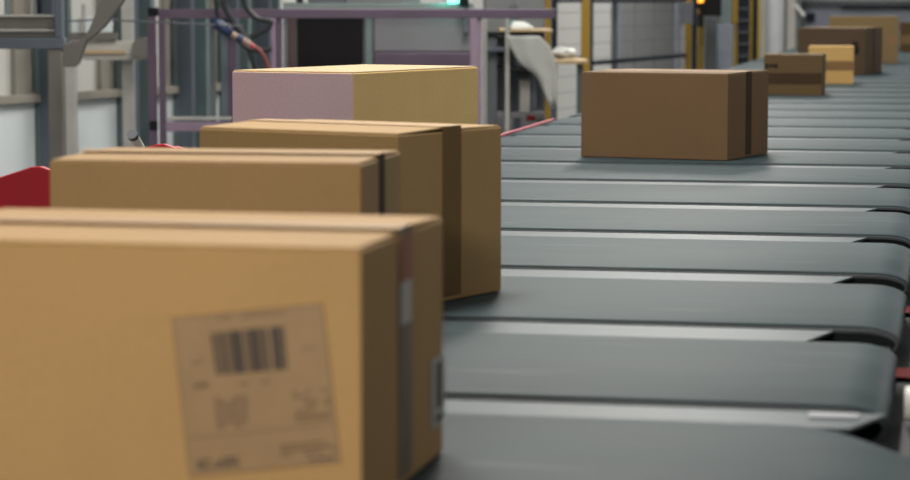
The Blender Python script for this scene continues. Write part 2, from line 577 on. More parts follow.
fl = quad_map(bA, [(172, 318), (323, 303), (341, 462), (190, 477)])
bm = B(); quad(bm, fl, 0, 0, 1, 1, -0.0002, -0.0008)
lab = obj('label', bm, K['label'], bA)
lab['label'] = 'brownish shipping label with a barcode'
fb = quad_map(bA, [(211, 333), (284, 325.5), (288, 369), (217, 375)])
bm = B()
bars = [(0, .05), (.075, .03), (.12, .06), (.205, .03), (.25, .17), (.45, .035), (.50, .16), (.675, .03), (.715, .05), (.81, .14), (.965, .035)]
for s, wd in bars:
    quad(bm, fb, s, 0, s + wd, 1, -0.0009, -0.0012)
obj('barcode', bm, K['ink'], lab)
bm = B()
random.seed(3)
def textlines(bm, s0, s1, ts, h, fill=0.8):
    for t in ts:
        s = s0
        while s < s1 - 0.01:
            wd = min(random.uniform(0.02, 0.07), s1 - s)
            if random.random() < fill:
                quad(bm, fl, s, t, s + wd, t + h, -0.0009, -0.0012)
            s += wd + random.uniform(0.006, 0.014)
textlines(bm, 0.30, 0.76, [0.025], 0.014)
textlines(bm, 0.10, 0.19, [0.265, 0.285], 0.012)
textlines(bm, 0.83, 0.92, [0.265, 0.285], 0.012)
textlines(bm, 0.40, 0.62, [0.445], 0.014)
textlines(bm, 0.22, 0.44, [0.525, .55, .575, .60, .625, .65, .675, .70], 0.015)
textlines(bm, 0.74, 0.98, [0.53, .56, .59, .62, .65, .68, .705], 0.017)
textlines(bm, 0.62, 0.98, [0.855, 0.885, 0.915], 0.018, 0.9)
quad(bm, fl, 0.02, 0.755, 0.98, 0.761, -0.0009, -0.0012)
for q in ((0, 0, 1, .006), (0, .994, 1, 1), (0, 0, .006, 1), (.994, 0, 1, 1)):
    quad(bm, fl, *q, -0.0009, -0.0012)
obj('small_lettering', bm, K['soft_ink'], lab)
bm = B()
textlines(bm, 0.10, 0.21, [0.42, 0.437], 0.013, 1)
obj('bold_lettering', bm, K['mid_ink'], lab)
bm = B(); textlines(bm, 0.06, 0.34, [0.895, 0.92, 0.94], 0.02, 0.85); obj('bold_lettering', bm, K['mid_ink'], lab)
bm = B(); textlines(bm, 0.80, 0.97, [0.955], 0.022, 0.9); obj('bold_lettering', bm, K['mid_ink'], lab)
# small label, reddish tape end on the right end
fs = quad_map(bA, [(431, 360), (443.5, 354), (443.5, 420), (431, 430)], on_end)
bm = B(); quad(bm, fs, 0, 0, 1, 1, 0.0002, 0.0008, 'x')
l2 = obj('side_label', bm, K['label2'], bA)
bm = B(); quad(bm, fs, 0.35, 0.08, 0.80, 0.75, 0.0009, 0.0012, 'x'); quad(bm, fs, 0.3, 0.84, 0.85, 0.95, 0.0009, 0.0012, 'x')
obj('side_lettering', bm, K['mid_ink'], l2)
bm = B()
add_box(bm, (0.0011, 0.292 / 2 - 0.021, 0.215 - 0.042), (0.0016, 0.292 / 2 + 0.021, 0.215 - 0.003))
obj('tape_end', bm, K['rust_tape'], bA)
bm = B()
add_box(bm, (0.0011, 0.292 / 2 - 0.019, 0.215 - 0.078), (0.0015, 0.292 / 2 + 0.019, 0.215 - 0.0425))
obj('tape_patch', bm, K['label2'], bA)['label'] = 'pale patch on the end tape'
next(c for c in bA.children if c.name.startswith('tape_end'))['label'] = 'reddish brown end of the tape'


def front_band(root, x0, y0, x1, y1, m, name='tape_band', label=None, w=None):
    f = quad_map(root, [(x0, y0), (x1, y0), (x1, y1), (x0, y1)])
    bm = B(); quad(bm, f, 0, 0, 1, 1, -0.0002, -0.0010)
    o = obj(name, bm, m, root)
    if label:
        o['label'] = label


front_band(bF, 764.3, 73, 822.3, 84, K['dark_tape'], label='dark tape band across the front')
front_band(bG, 809.2, 61, 853.4, 70.5, K['orange_tape'], label='orange brown tape band across the front')
front_band(bI, 889, 36, 898.0, 45, K['orange_tape'], label='short orange brown tape end')
front_band(bJ, 900.5, 35, 943, 44, K['tape'], label='brown tape band across the front')
for root, marks in ((bF, [(765.5, 63.5, 768, 68), (769, 64.5, 774, 67), (774.5, 63.8, 777.5, 68)]), (bH, [(852.5, 42, 858, 46), (854, 46.5, 859, 54)])):
    bm = B()
    for (x0, y0, x1, y1) in marks:
        f = quad_map(root, [(x0, y0), (x1, y0), (x1, y1), (x0, y1)])
        quad(bm, f, 0, 0, 1, 1, -0.0002, -0.0010)
    obj('printed_mark', bm, K['black'], root)['label'] = 'black printed mark'

# ------------------------------------------------------------------ red chutes along the left edge
def make_chute(v, label, w=0.65, drop=0.0):
    r = thing('chute', label, 'chute', uv(-1.30, v, -BELT_Z), -YAW, 'red chutes beside the sorter')
    z = BELT_Z - drop
    for y in (0.0, w):
        bm = B()
        pts = [(-0.060, -0.02), (-0.060, 0.004), (-0.038, 0.004), (-0.038, 0.150), (-0.060, 0.157), (-0.075, 0.156), (-0.55, 0.005), (-1.15, -0.19), (-1.15, -0.42)]
        add_prism(bm, [(x, y, z + q) for x, q in pts], (0, 0.012, 0))
        obj('side_panel', bm, K['red'], r, 0.002)
    bm = B()
    add_prism(bm, [(-0.12, 0.012, z - 0.07), (-1.15, 0.012, z - 0.40), (-1.15, 0.012, z - 0.415), (-0.12, 0.012, z - 0.085)], (0, w - 0.012, 0))
    obj('slide', bm, K['steel'], r)
    for y in (0.0, w - 0.02):
        for x in (-0.30, -1.05):
            bm = B()
            add_box(bm, (x, y + 0.012, 0), (x + 0.04, y + 0.045 if y == 0 else y + 0.019, z - 0.13 - (-x) * 0.321))
            obj('leg', bm, K['dark'], r, 0.002)
    return r


make_chute(3.535, 'red chute with its slanted side panel showing beside the second tan box', w=0.60)
make_chute(4.205, 'red chute of which only a small red tip shows below the mauve post', drop=0.008)

# tilted sensor tube beside the chutes
p0, p1 = at(140, 148, 5.6), at(132, 134, 5.55)
sn = thing('sensor', 'small tilted silver sensor tube standing above the tan box in front of the mauve post', 'sensor', (p0.x, p0.y, 0))
bm = B(); add_tube(bm, [p0, p0.lerp(p1, 0.8)], 0.0115, 16)
obj('tube', bm, K['white'], sn, world=True, smooth=False)
bm = B(); add_tube(bm, [p0.lerp(p1, 0.8), p1], 0.0125, 16)
obj('tube_cap', bm, K['midgrey'], sn, world=True)
bm = B(); add_tube(bm, [(p0.x, p0.y, 0), (p0.x, p0.y, p0.z)], 0.012, 12)
add_box(bm, (p0.x - .06, p0.y - .06, 0), (p0.x + .06, p0.y + .06, 0.01))
obj('stand', bm, K['dark'], sn, world=True)

# ------------------------------------------------------------------ room shell
W0 = Vector((-2.23, 12.0, 0))
WD = Vector((0.488, 1, 0)).normalized()
WANG = math.atan2(WD.y, WD.x)


def wall_s(px):
    k = (px - 455) / FPX
    # W0.x + s*WD.x = k*(W0.y + s*WD.y)
    return (k * W0.y - W0.x) / (WD.x - k * WD.y)


CEIL = 6.5
bm = B(); add_box(bm, (-14, -7, -0.1), (16, 29, 0)); struct('floor', bm, K['concrete'], 'grey polished concrete floor of the hall', 'floor')
bm = B(); add_box(bm, (-14, -7, CEIL), (16, 29, CEIL + 0.1)); struct('ceiling', bm, K['ceiling'], 'pale sheet ceiling of the hall', 'ceiling')


def wall_between(name, a, b, label, m=K['wall'], t=0.15, z0=0.0, z1=CEIL):
    a, b = Vector((*a, 0)), Vector((*b, 0))
    d = (b - a).normalized()
    n = Vector((-d.y, d.x, 0)) * t
    bm = B()
    add_prism(bm, [a + Vector((0, 0, z0)), b + Vector((0, 0, z0)), b + n + Vector((0, 0, z0)), a + n + Vector((0, 0, z0))], (0, 0, z1 - z0))
    return struct(name, bm, m, label)


wl_a = W0 + WD * (-9.0)
wl_b = W0 + WD * 6.68
wall_between('wall_left', (wl_a.x, wl_a.y), (wl_b.x, wl_b.y), 'pale grey hall wall behind the white panels and teal columns')
wall_between('wall_back_left', (wl_b.x, wl_b.y), (3.0, 27.0), 'pale grey wall behind the yellow safety fence')
wall_between('wall_back', (3.0, 27.0), (15, 27.0), 'grey far wall beyond the sorter')
wall_between('wall_right', (15, 27), (15, -6), 'plain hall wall across the aisle', K['darkwall'])
wall_between('wall_front', (15, -6), (wl_a.x - 3, -6), 'plain hall wall behind the viewer', K['darkwall'])
wall_between('wall_side', (wl_a.x - 3, -6), (wl_a.x, wl_a.y), 'plain hall wall beside the chutes', K['darkwall'])

# bays on the left wall (wall space: x along the wall, -y into the room)
SILL = CAM.z - 0.475
cols = [(-75, -50), (28, 47), (110, 131), (167, 186), (213, 228), (246, 258)]


def wall_root(name, s, label, cat, kind=None):
    p = W0 + WD * s
    return tag(thing(name, label, cat, (p.x, p.y, 0), WANG), None, None, None, kind)


col_lab = ['', 'teal grey steel column behind the slate blue gantry', 'teal grey steel column between the gantry strut and the mauve frame',
           'teal grey steel column seen through the mauve frame', 'slim teal column behind the cables', 'slim teal column just past the cables']
for i, (a, b) in enumerate(cols):
    if i == 0:
        continue
    s0, s1 = wall_s(a), wall_s(b)
    r = thing('steel_column', col_lab[i], 'column', W0 + WD * s0, WANG, 'teal columns along the wall')
    wdt = s1 - s0
    bm = B(); add_box(bm, (0, -0.07, 0), (wdt, -0.045, CEIL - 0.3)); obj('web', bm, K['teal'], r)
    bm = B(); add_box(bm, (0, -0.16, 0), (wdt * 0.2, -0.07, CEIL - 0.3)); obj('flange', bm, K['slate'], r, 0.004)
    bm = B(); add_box(bm, (wdt * 0.8, -0.16, 0), (wdt, -0.07, CEIL - 0.3)); obj('flange', bm, K['teal'], r, 0.004)
for i in range(len(cols) - 1):
    s0, s1 = wall_s(cols[i][1]) + 0.01, wall_s(cols[i + 1][0]) - 0.01
    w = s1 - s0
    r = wall_root('window_%d' % (i + 1), s0, ['milky window over a white panel behind the slate gantry', 'milky window over a white panel beside the grey strut',
        'milky window over a white panel at the mauve post', 'milky window bay behind the mauve frame', 'narrow milky window bay behind the cables'][i], 'window', 'structure')
    bm = B(); add_box(bm, (0, -0.05, 0), (w, -0.012, SILL - 0.03)); o = obj('lower_panel', bm, K['panel'], r, 0.004)
    bm = B(); add_box(bm, (0, -0.052, SILL - 0.42), (w, -0.05, SILL - 0.412)); obj('panel_joint', bm, K['rail'], r)
    bm = B(); add_box(bm, (0, -0.09, SILL - 0.03), (w, -0.012, SILL + 0.012)); obj('sill', bm, K['sill'], r, 0.004)
    bm = B(); add_box(bm, (0, -0.03, SILL + 0.012), (w * 0.72, -0.012, 2.6)); obj('pane', bm, K['pane'], r)
    bm = B(); add_box(bm, (w * 0.72, -0.06, SILL + 0.012), (w * 0.86, -0.012, 2.6)); add_box(bm, (w * 0.86, -0.03, SILL + .012), (w, -.012, 2.6))
    obj('jamb', bm, K['sill'], r)

# pale cross girder on the wall, seen between strut and mauve frame
def trim_bar(name, px0, px1, y0, y1, d, m, label, t=0.06):
    bm = B(); prect(bm, px0, y0, px1, y1, d, t)
    return tag(obj(name, bm, m, None, 0.006), label, 'beam')


g = thing('girder', 'pale girder with a brown strip reaching from the grey strut to the mauve post', 'beam', (at(110, 55, 11.9).x, 11.9, 0))
bm = B(); prect(bm, 72, 41, 150, 60, 11.9, 0.06); obj('web', bm, K['beige'], g, 0.004, world=True)
bm = B(); prect(bm, 84, 50.5, 126, 53.5, 11.885, 0.014); obj('strip', bm, K['wood'], g, world=True)
bm = B(); prect(bm, 68, 33, 116, 40.5, 11.88, 0.08); obj('flange', bm, K['brown'], g, 0.004, world=True)
bm = B(); prect(bm, 72, 18, 112, 32.5, 11.9, 0.05); obj('upper_panel', bm, K['panel'], g, 0.004, world=True)
bm = B(); prect(bm, 81, 4, 85, 33, 11.87, 0.03); obj('rod', bm, K['rail'], g, world=True)
bm = B(); c0 = at(142, 48, 11.84); add_tube(bm, [c0, c0 + Vector((0, 0.055, 0))], 0.05, 24); obj('disc', bm, K['brown'], g, world=True)
bm = B(); post(bm, 122, 134, 11.97, 0.05, 2.4); obj('post', bm, K['rail'], g, 0.004, world=True)
bm = B(); post(bm, 63, 75.5, 11.3, 0.07, zat(62, 11.3)); o = obj('pale_post', bm, K['rail'], None, 0.006)
tag(o, 'pale grey post standing beside the brown gantry post', 'post')
o.name = 'steel_post'

# slate blue gantry, upper left
D = 9.6
g = thing('gantry', 'slate blue gantry with pale rails on a brown grey post', 'gantry', (at(50, 40, D).x, D, 0))
def gp(name, x0, y0, x1, y1, m, dd=0.0, t=0.08):
    bm = B(); prect(bm, x0, y0, x1, y1, D + dd, t); return obj(name, bm, m, g, 0.004, world=True)
gp('main_beam', -60, 38, 64, 49, K['slate'])
gp('rail', -60, 14.5, 55, 17.5, K['rail'], 0.02, 0.04)
gp('rail', -60, 29, 55, 32.2, K['rail'], 0.02, 0.04)
gp('guard_plate', -60, 17.5, 55, 29, K['brown'], 0.03, 0.02)
gp('guard_plate', -60, 32.2, 55, 38, K['brown'], 0.03, 0.02)
gp('upright', 53, -60, 62, 38, K['slate'], 0.0, 0.08)
gp('upright', 36, -60, 41, 15, K['navy'], 0.03, 0.05)
gp('upright', 29, -60, 34, 36, K['rail'], 0.045, 0.05)
gp('upright', 3, -60, 8, 15, K['teal'], 0.03, 0.05)
bm = B(); post(bm, 48, 62.5, D + 0.005, 0.09, zat(49, D)); obj('post', bm, K['brown'], g, 0.006, world=True)
bm = B(); a_, b_ = at(48, 60, D), at(62, 60, D); add_box(bm, (a_.x - .03, D - .03, 0), (b_.x + .03, D + .13, 0.012)); obj('foot_plate', bm, K['brown'], g, world=True)

bm = B()
q = [at(x, y, 9.35) for x, y in ((62.5, 44), (83, 40), (89, 29), (101, 0), (112, -40), (140, -40), (124, 0), (104, 27), (86, 42), (78, 64), (74, 67), (62.5, 67))]
add_prism(bm, q, (0, 0.06, 0))
obj('brace', bm, K['brown'], g, 0.004, world=True)['label'] = 'brown grey diagonal strut'

# thin wire
w0, w1, w2 = at(60, 20.5, 10.6), at(140, 21.5, 10.6), at(243, 26, 10.6)
bm = B(); add_tube(bm, smooth_path([at(-80, 12, 10.6), w0, at(100, 19.5, 10.6), w1, w2]), 0.004, 8)
tag(obj('wire', bm, K['midgrey']), 'thin grey wire strung across to the mauve frame', 'wire')

# ------------------------------------------------------------------ mauve aluminium frame
D = 11.0
mf = thing('aluminium_frame', 'mauve aluminium profile frame with a long top bar in front of the cabinets', 'frame', (at(350, 14, D).x, D, 0))
def mp(name, x0, y0, x1, y1, m, dd=0.0, t=0.045):
    bm = B(); prect(bm, x0, y0, x1, y1, D + dd, t); return obj(name, bm, m, mf, 0.003, world=True)
def mpost(x0, x1, m, dd=0.0, t=0.045, top=9.0):
    bm = B(); post(bm, x0, x1, D + dd, t, zat(top, D)); return obj('post', bm, m, mf, 0.003, world=True)
mpost(148, 156, K['purple'], 0, 0.045, 16.2)
mpost(159, 165.5, K['purple'], 0, 0.045, 18.4)
mp('slot_cover', 156, 55, 159, 360, K['purple'], 0.006, 0.035)
mp('top_bar', 158, 9, 555.5, 18.4, K['purple'])
mp('corner_block', 147.6, 7.5, 158, 16.2, K['black'], -0.002)
mp('corner_block', 149.5, 121, 158, 130, K['black'], -0.006, 0.006)
mp('lower_bar', 165.5, 122, 232, 131.5, K['mauve'])
mp('lower_bar', 165.5, 117, 232, 120.5, K['rail'], 0.02)
mpost(210, 215.5, K['midgrey'], 0.05, 0.03, 18)
mpost(221, 228.5, K['slate'], 0.05, 0.04, 18)
mpost(228.5, 236, K['purple'], 0.06, 0.04, 18)
mpost(271.5, 276.5, K['mauve'], 0.0, 0.045, 18.4)
mpost(277, 282, K['purple'], 0.01, 0.045, 18.4)
mpost(470, 476, K['mauve'], 0.0, 0.045, 18.4)
mpost(476.5, 481.5, K['mauve'], 0.012, 0.045, 18.4)
mp('foot_bar', 148, 352, 482, 358, K['purple'], 0.05)

# equipment cabinet behind the frame
D = 11.6
cb = thing('equipment_cabinet', 'grey equipment cabinet with a charcoal door behind the mauve top bar', 'cabinet', (at(385, 40, D).x, D + 0.3, 0))
def cp(name, x0, y0, x1, y1, m, dd=0.0, t=0.3):
    bm = B(); prect(bm, x0, y0, x1, y1, D + dd, t); return obj(name, bm, m, cb, 0.004, world=True)
zb = 335
cp('body', 283, 16, 471, zb, K['greypanel'], 0.03, 0.45)
cp('door', 297, 18, 364, 330, K['darkpanel'], 0.0, 0.028)
cp('door_edge', 289, 18, 296.5, 330, K['rust'], 0.004, 0.024)
cp('door_edge', 365, 18, 373, 330, K['teal'], 0.004, 0.024)
cp('side_strip', 283.5, 18, 287, 330, K['bluegrey'], 0.006, 0.022)
cp('panel', 374, 18, 470, 51.5, K['greypanel'], 0.006, 0.022)
cp('lower_panel', 374, 52.5, 470, 330, K['purple'], 0.006, 0.022)['label'] = 'dark mauve lower panel'
cp('ledge', 283, 3, 474, 8.5, K['greenish'], -0.03, 0.5)
bm = B(); prect(bm, 463, 6, 469, 33, D - 0.04, 0.03); obj('handle', bm, K['midgrey'], cb, 0.004, world=True)

# operator lamp (white-green) standing on the ledge
lp = thing('signal_lamp', 'small bright teal signal lamp on the cabinet ledge', 'lamp', (at(453, 3, D).x, D, zat(3, D)))
bm = B(); a_ = at(453.5, 3, D); add_tube(bm, [(a_.x, D, a_.z), (a_.x, D, a_.z + 0.09)], [0.024, 0.022], 16)
obj('lens', bm, emission('teal_lens_glow', (0.10, 0.95, 0.70), 6.0), lp, world=True)
bm = B(); a_ = at(464, 6, D); add_box(bm, (a_.x - .022, D - 0.07, a_.z), (a_.x + .022, D - 0.045, a_.z + 0.12))
obj('holder', bm, K['black'], lp, 0.006, world=True)
L = bpy.data.lights.new('signal_glow', 'POINT'); L.energy = 0.5; L.color = (0.05, 1.0, 0.7); L.shadow_soft_size = 0.05
lo = bpy.data.objects.new('signal_glow', L); C.objects.link(lo); lo.parent = lp; lo.location = (-0.04, -0.06, 0.03)
# clutter standing on the ledge
mach = thing('test_instrument', 'dark instrument box with pale panel resting on the cabinet ledge', 'instrument', (at(350, 3, D + 0.1).x, D + 0.1, zat(3, D)))
for (x0, x1, m, nm) in ((283, 296, 'pane', 'side_panel'), (297, 302, 'navy', 'divider'), (303, 308, 'pane', 'side_panel'), (309, 345, 'midgrey', 'case'), (346, 420, 'greypanel', 'case')):
    bm = B(); a_, b_ = at(x0, 0, D + .1), at(x1, 0, D + .1)
    add_box(bm, (a_.x, D + 0.1, zat(3, D) + 0.0), (b_.x, D + 0.3, zat(3, D) + 0.25)); obj(nm, bm, K[m], mach, 0.004, world=True)

# cables
def cable(pts, r, m, label, d=10.85):
    bm = B(); add_tube(bm, smooth_path([at(x, y, d) for x, y in pts]), r * 1.25, 10)
    return tag(obj('cable', bm, m, None, 0, True), label, 'cable', 'cables hanging in the mauve frame')
cable([(222, -30), (224, 2), (232, 20), (246, 40), (252, 58), (258, 75)], 0.0115, K['cable'], 'thick black cable hanging lowest behind the mauve-sided box', 10.86)
cable([(240, -30), (245, 3), (252, 14), (260, 19), (270, 21), (268, 28), (258, 33), (250, 38)], 0.010, K['cable'], 'black cable looped into a hook beside the mauve post', 10.80)
cable([(226, 24), (238, 40), (250, 49), (262, 50), (272, 49)], 0.009, K['cable'], 'black cable passing under the blue sleeve to the mauve post', 10.74)
cable([(248, 44), (258, 49), (265, 58), (270, 72)], 0.007, K['redcable'], 'brown red cable curving down beside the mauve post', 10.68)
cable([(214, -30), (216, 5), (219, 18), (226, 27)], 0.008, K['cable'], 'thin black cable dropping into the blue sleeve', 10.92)
plug = thing('cable_plug', 'blue cable sleeve with a beige plug among the black cables', 'plug', at(228, 28, 10.62))
bm = B(); add_tube(bm, [at(211, 21, 10.62), at(217, 24, 10.62), at(226, 30, 10.62), at(233, 36, 10.62)], [0.016, 0.025, 0.024, 0.018], 14); obj('sleeve', bm, K['blue'], plug, 0, True, world=True)
bm = B(); add_tube(bm, [at(232, 34, 10.6), at(237, 37, 10.6)], 0.014, 12); obj('collar', bm, K['skin'], plug, world=True)
bm = B(); add_tube(bm, [at(237, 37, 10.61), at(243, 39.5, 10.61)], 0.017, 12); obj('ring', bm, K['blue'], plug, world=True)
bm = B(); add_tube(bm, [at(243, 40, 10.6), at(251, 45, 10.6)], [0.015, 0.012], 12); obj('plug_body', bm, K['skin'], plug, world=True)
bm = B(); add_tube(bm, [at(250, 44.5, 10.6), at(254, 47, 10.6)], 0.011, 12); obj('plug_tip', bm, K['red'], plug, world=True)

# ------------------------------------------------------------------ packing table with hanging film
D = 12.4
pt = thing('packing_table', 'cluttered steel packing table with a dark top and a pale board edge', 'table', (at(520, 30, D).x, D + .2, 0))
def tp(name, x0, y0, x1, y1, m, dd=0.0, t=0.05, bev=0.003):
    bm = B(); prect(bm, x0, y0, x1, y1, D + dd, t); return obj(name, bm, m, pt, bev, world=True)
tp('table_top', 487, 32, 544, 35.5, K['dark'], 0, 0.5)
tp('board', 500, 29.5, 553, 32, K['wood'], -0.03, 0.5)
def tpost(name, x0, x1, m, dd, top, t=0.04):
    bm = B(); post(bm, x0, x1, D + dd, t, zat(top, D)); return obj(name, bm, m, pt, 0.003, world=True)
tpost('leg', 484, 487, K['rail'], -0.05, 12)
tpost('leg', 487.5, 497, K['midgrey'], 0.02, 35.5, .05)
tpost('leg', 505, 509.5, K['rail'], -0.08, 14, 0.025)
tpost('leg', 514, 521, K['slate'], 0.35, 35.5)
tpost('leg', 537, 544, K['midgrey'], 0.3, 35.5)
tp('cross_bar', 487, 47, 505, 51.5, K['slate'], -0.03, 0.03)
tp('back_panel', 487, 36, 545, 112, K['greypanel'], 0.46, 0.03)
tp('motor', 497.5, 42, 504, 57, K['black'], 0.0, 0.10, 0.01)
tp('shelf', 487, 68, 544, 72, K['dark'], 0.06, 0.4)
tp('lower_bar', 487, 112, 544, 118, K['greypanel'], 0.1, 0.05)
tp('bin', 520, 80, 530, 118, K['beige'], 0.15, 0.12)
tp('bin', 531, 72, 537, 118, K['slate'], 0.15, 0.12)
tp('red_bin', 527, 116, 536, 121, K['deepred'], 0.0, 0.08)
# brown storage cabinet behind the table
sc_ = thing('storage_cabinet', 'brown grey storage cabinet standing behind the cluttered packing table', 'cabinet', (at(515, 20, 13.4).x, 13.4, 0))
bm = B(); prect(bm, 484, -40, 544, 285, 13.42, 0.4); obj('carcass', bm, K['brown'], sc_, 0.004, world=True)
for x0, x1 in ((485, 513.5), (514.5, 543)):
    bm = B(); prect(bm, x0, -38, x1, 283, 13.4, 0.018); dd_ = obj('door', bm, K['shutter'], sc_, 0.003, world=True)
    bm = B(); xx = 511 if x0 < 500 else 516; prect(bm, xx - 0.8, 5, xx + 0.8, 24, 13.38, 0.018); add = bm
    bmesh.ops.translate(add, verts=add.verts, vec=-sc_.location); obj('handle', add, K['midgrey'], dd_)

# white bundle on the table
wr = thing('paper_bundle', 'white and teal paper bundle lying on the packing table', 'paper', (at(522, 28, D).x, D + .05, zat(29.5, D)))
bm = B()
zz = zat(29.5, D - 0.03) + 0.001
for (x0, x1, h, dd) in ((511, 533, .016, 0), (512, 530, .028, .06), (514, 526, .036, .12)):
    a_, b_ = at(x0, 25, D), at(x1, 25, D); add_box(bm, (a_.x, D + dd, zz), (b_.x, D + dd + .16, zz + h))
obj('sheets', bm, K['paper'], wr, 0.003, world=True)
bm = B(); a_, b_ = at(509, 25, D), at(525, 25, D); add_prism(bm, [(a_.x, D + .30, zz), (b_.x, D + .30, zz), (b_.x - .02, D + .30, zz + .03), (a_.x + .02, D + .30, zz + .045)], (0, .1, 0))
obj('wrapper', bm, K['tealbag'], wr, 0.003, world=True)

# hanging milky film: rippled sheet with thickness
def hanging_sheet(name, outline_l, outline_r, d, m, label):
    n, k = 14, 10
    bm = B()
    rows = []
    for i in range(n + 1):
        t = i / n
        def lerp(tab):
            for (t0, x0, y0), (t1, x1, y1) in zip(tab, tab[1:]):
                if t <= t1:
                    q = (t - t0) / (t1 - t0); return x0 + (x1 - x0) * q, y0 + (y1 - y0) * q
            return tab[-1][1], tab[-1][2]
        l, r = lerp(outline_l), lerp(outline_r)
        row = []
        for j in range(k + 1):
            s = j / k
            x, y = l[0] + (r[0] - l[0]) * s, l[1] + (r[1] - l[1]) * s
            row.append(bm.verts.new(at(x, y, d + 0.012 * math.sin(s * 8 + t * 3) * (0.3 + t))))
        rows.append(row)
    for i in range(n):
        for j in range(k):
            bm.faces.new([rows[i][j], rows[i][j + 1], rows[i + 1][j + 1], rows[i + 1][j]])
    o = obj(name, bm, m, None, 0, True)
    sd = o.modifiers.new('solid', 'SOLIDIFY'); sd.thickness = 0.006
    return tag(o, label, 'film')
hanging_sheet('plastic_film', [(0, 505, 36), (.3, 511, 49), (.55, 519, 63), (.75, 537, 75), (1, 551, 108)],
              [(0, 540, 36), (.3, 550, 46), (.55, 556, 60), (.75, 557.5, 80), (1, 556.5, 107)], 12.25, K['film'], 'milky plastic film hanging from the packing table')

# second bench with white sack
D = 13.6
bn = thing('bench', 'low bench with a pale wooden edge in front of the yellow fence post', 'bench', (at(570, 66, D).x, D + .2, 0))
bm = B()
p = [at(549, 68.5, D), at(586, 63.5, D), at(588, 60.5, D + .2), at(580, 56, D + .5), at(549, 62, D + .5)]
zt = zat(64, D)
add_prism(bm, [(q_.x, q_.y, zt) for q_ in p], (0, 0, 0.022)); obj('board', bm, K['wood'], bn, 0.003, world=True)
for x in (551, 577):
    bm = B(); a_ = at(x, 64, D + .08); add_box(bm, (a_.x, D + .08, 0), (a_.x + .035, D + .115, zt)); obj('leg', bm, K['midgrey'], bn, world=True)
sk = thing('white_sack', 'crumpled white sack lying on the low bench', 'sack', (at(566, 58, D).x, D + .25, zt + .024))
bm = B()
bmesh.ops.create_icosphere(bm, subdivisions=3, radius=1)
for vv in bm.verts:
    k_ = 1 + 0.18 * math.sin(vv.co.x * 5 + vv.co.y * 3) * math.cos(vv.co.z * 4)
    vv.co = Vector((vv.co.x * 0.075 * k_, vv.co.y * 0.09 * k_, max(0, 0.03 + vv.co.z * 0.034 * k_)))
obj('cloth', bm, K['film'], sk, 0, True)

# ------------------------------------------------------------------ yellow safety fence (runs beside the sorter)
F0 = Vector((0.551, 15.0, 0)); FD = Vector((0.3636, 1, 0)).normalized()
FANG = math.atan2(FD.y, FD.x)
def fence_s(px):
    k = (px - 455) / FPX
    return (k * F0.y - F0.x) / (FD.x - k * FD.y)
FTOP = 2.2
fence_posts = [(545, 550.5, 'yellow'), (551, 557, 'navy'), (581, 589.5, 'yellow'), (590, 593, 'navy'), (685, 691, 'yellow'), (691.8, 696, 'navy'), (697, 703.5, 'yellow')]
fn = thing('safety_fence', 'yellow and black wire mesh safety fence behind the lone brown box', 'fence', F0)
FM = Matrix.Rotation(FANG, 4, 'Z')
for a, b, m in fence_posts:
    s0, s1 = fence_s(a), fence_s(b)
    dm = (F0 + FD * ((s0 + s1) / 2)).y
    bm = B(); post(bm, a, b, dm, 0.05, FTOP, 0.012); post(bm, a - .4, b + .4, dm - .03, 0.11, 0.012); obj('post', bm, K[m], fn, 0.003, world=True)
for a, b in ((557.5, 580.5), (593.5, 684.5)):
    s0, s1 = fence_s(a), fence_s(b)
    dm = (F0 + FD * ((s0 + s1) / 2)).y
    for y0, y1 in ((-1, 2.6), (57, 61)):
        z1_, z0_ = zat(y0, dm), zat(y1, dm)
        bm = B(); add_box(bm, (s0, -0.01, z0_), (s1, 0.02, z1_), FM); obj('rail', bm, K['navy'], fn, 0.002)
    bm = B(); add_box(bm, (s0, -0.01, 0.1), (s1, 0.02, 0.13), FM); add_box(bm, (s0, -0.01, FTOP - .03), (s1, 0.02, FTOP), FM); obj('rail', bm, K['navy'], fn, 0.002)
    bm = B()
    z = 0.13
    while z < FTOP - 0.03:
        add_box(bm, (s0, 0.003, z), (s1, 0.007, z + 0.0035), FM); z += 0.10
    s = s0
    while s < s1:
        add_box(bm, (s, 0.007, 0.13), (s + 0.002, 0.011, FTOP - 0.03), FM); s += 0.5
    obj('mesh', bm, K['midgrey'], fn)
bm = B(); s0 = fence_s(619); add_box(bm, (s0, 0.03, 0.0), (s0 + .05, 0.055, FTOP), FM); obj('stay', bm, K['midgrey'], fn)

# gate housing right of the fence: grey post, black control box, black mesh with yellow strips
g0 = fence_s(704); gd = (F0 + FD * g0).y
gt = thing('gate_post', 'blue grey gate post with black control box and amber lamp beside the fence', 'post', at(712, 60, 18.9) * 1.0)
gt.location.z = 0
def fpart(root, name, x0, y0, x1, y1, m, dy=-0.02, t=0.05, full=False):
    s0, s1 = fence_s(x0), fence_s(x1)
    dm = (F0 + FD * ((s0 + s1) / 2)).y
    bm = B(); d_ = dm + dy
    post(bm, x0, x1, d_, t, zat(y0, d_), 0.0 if full else zat(y1, d_)); return obj(name, bm, m if not isinstance(m, str) else K[m], root, 0.003, world=True)
fpart(gt, 'column', 705, 17, 716.5, 70, 'midgrey', 0.0, 0.06, True)
fpart(gt, 'face_plate', 717, 24, 731, 70, 'bluegrey', 0.0, 0.06, True)
fpart(gt, 'switch_box', 680, 2.5, 692.5, 24, 'midgrey', -0.40, 0.08)
fpart(gt, 'control_box', 700, -20, 720.5, 16.5, 'black', -0.60, 0.10)
fpart(gt, 'bracket', 694, 2, 701, 9, 'black', -0.40, 0.05)
fpart(gt, 'bracket', 697, 14, 703, 27, 'black', -0.48, 0.05)
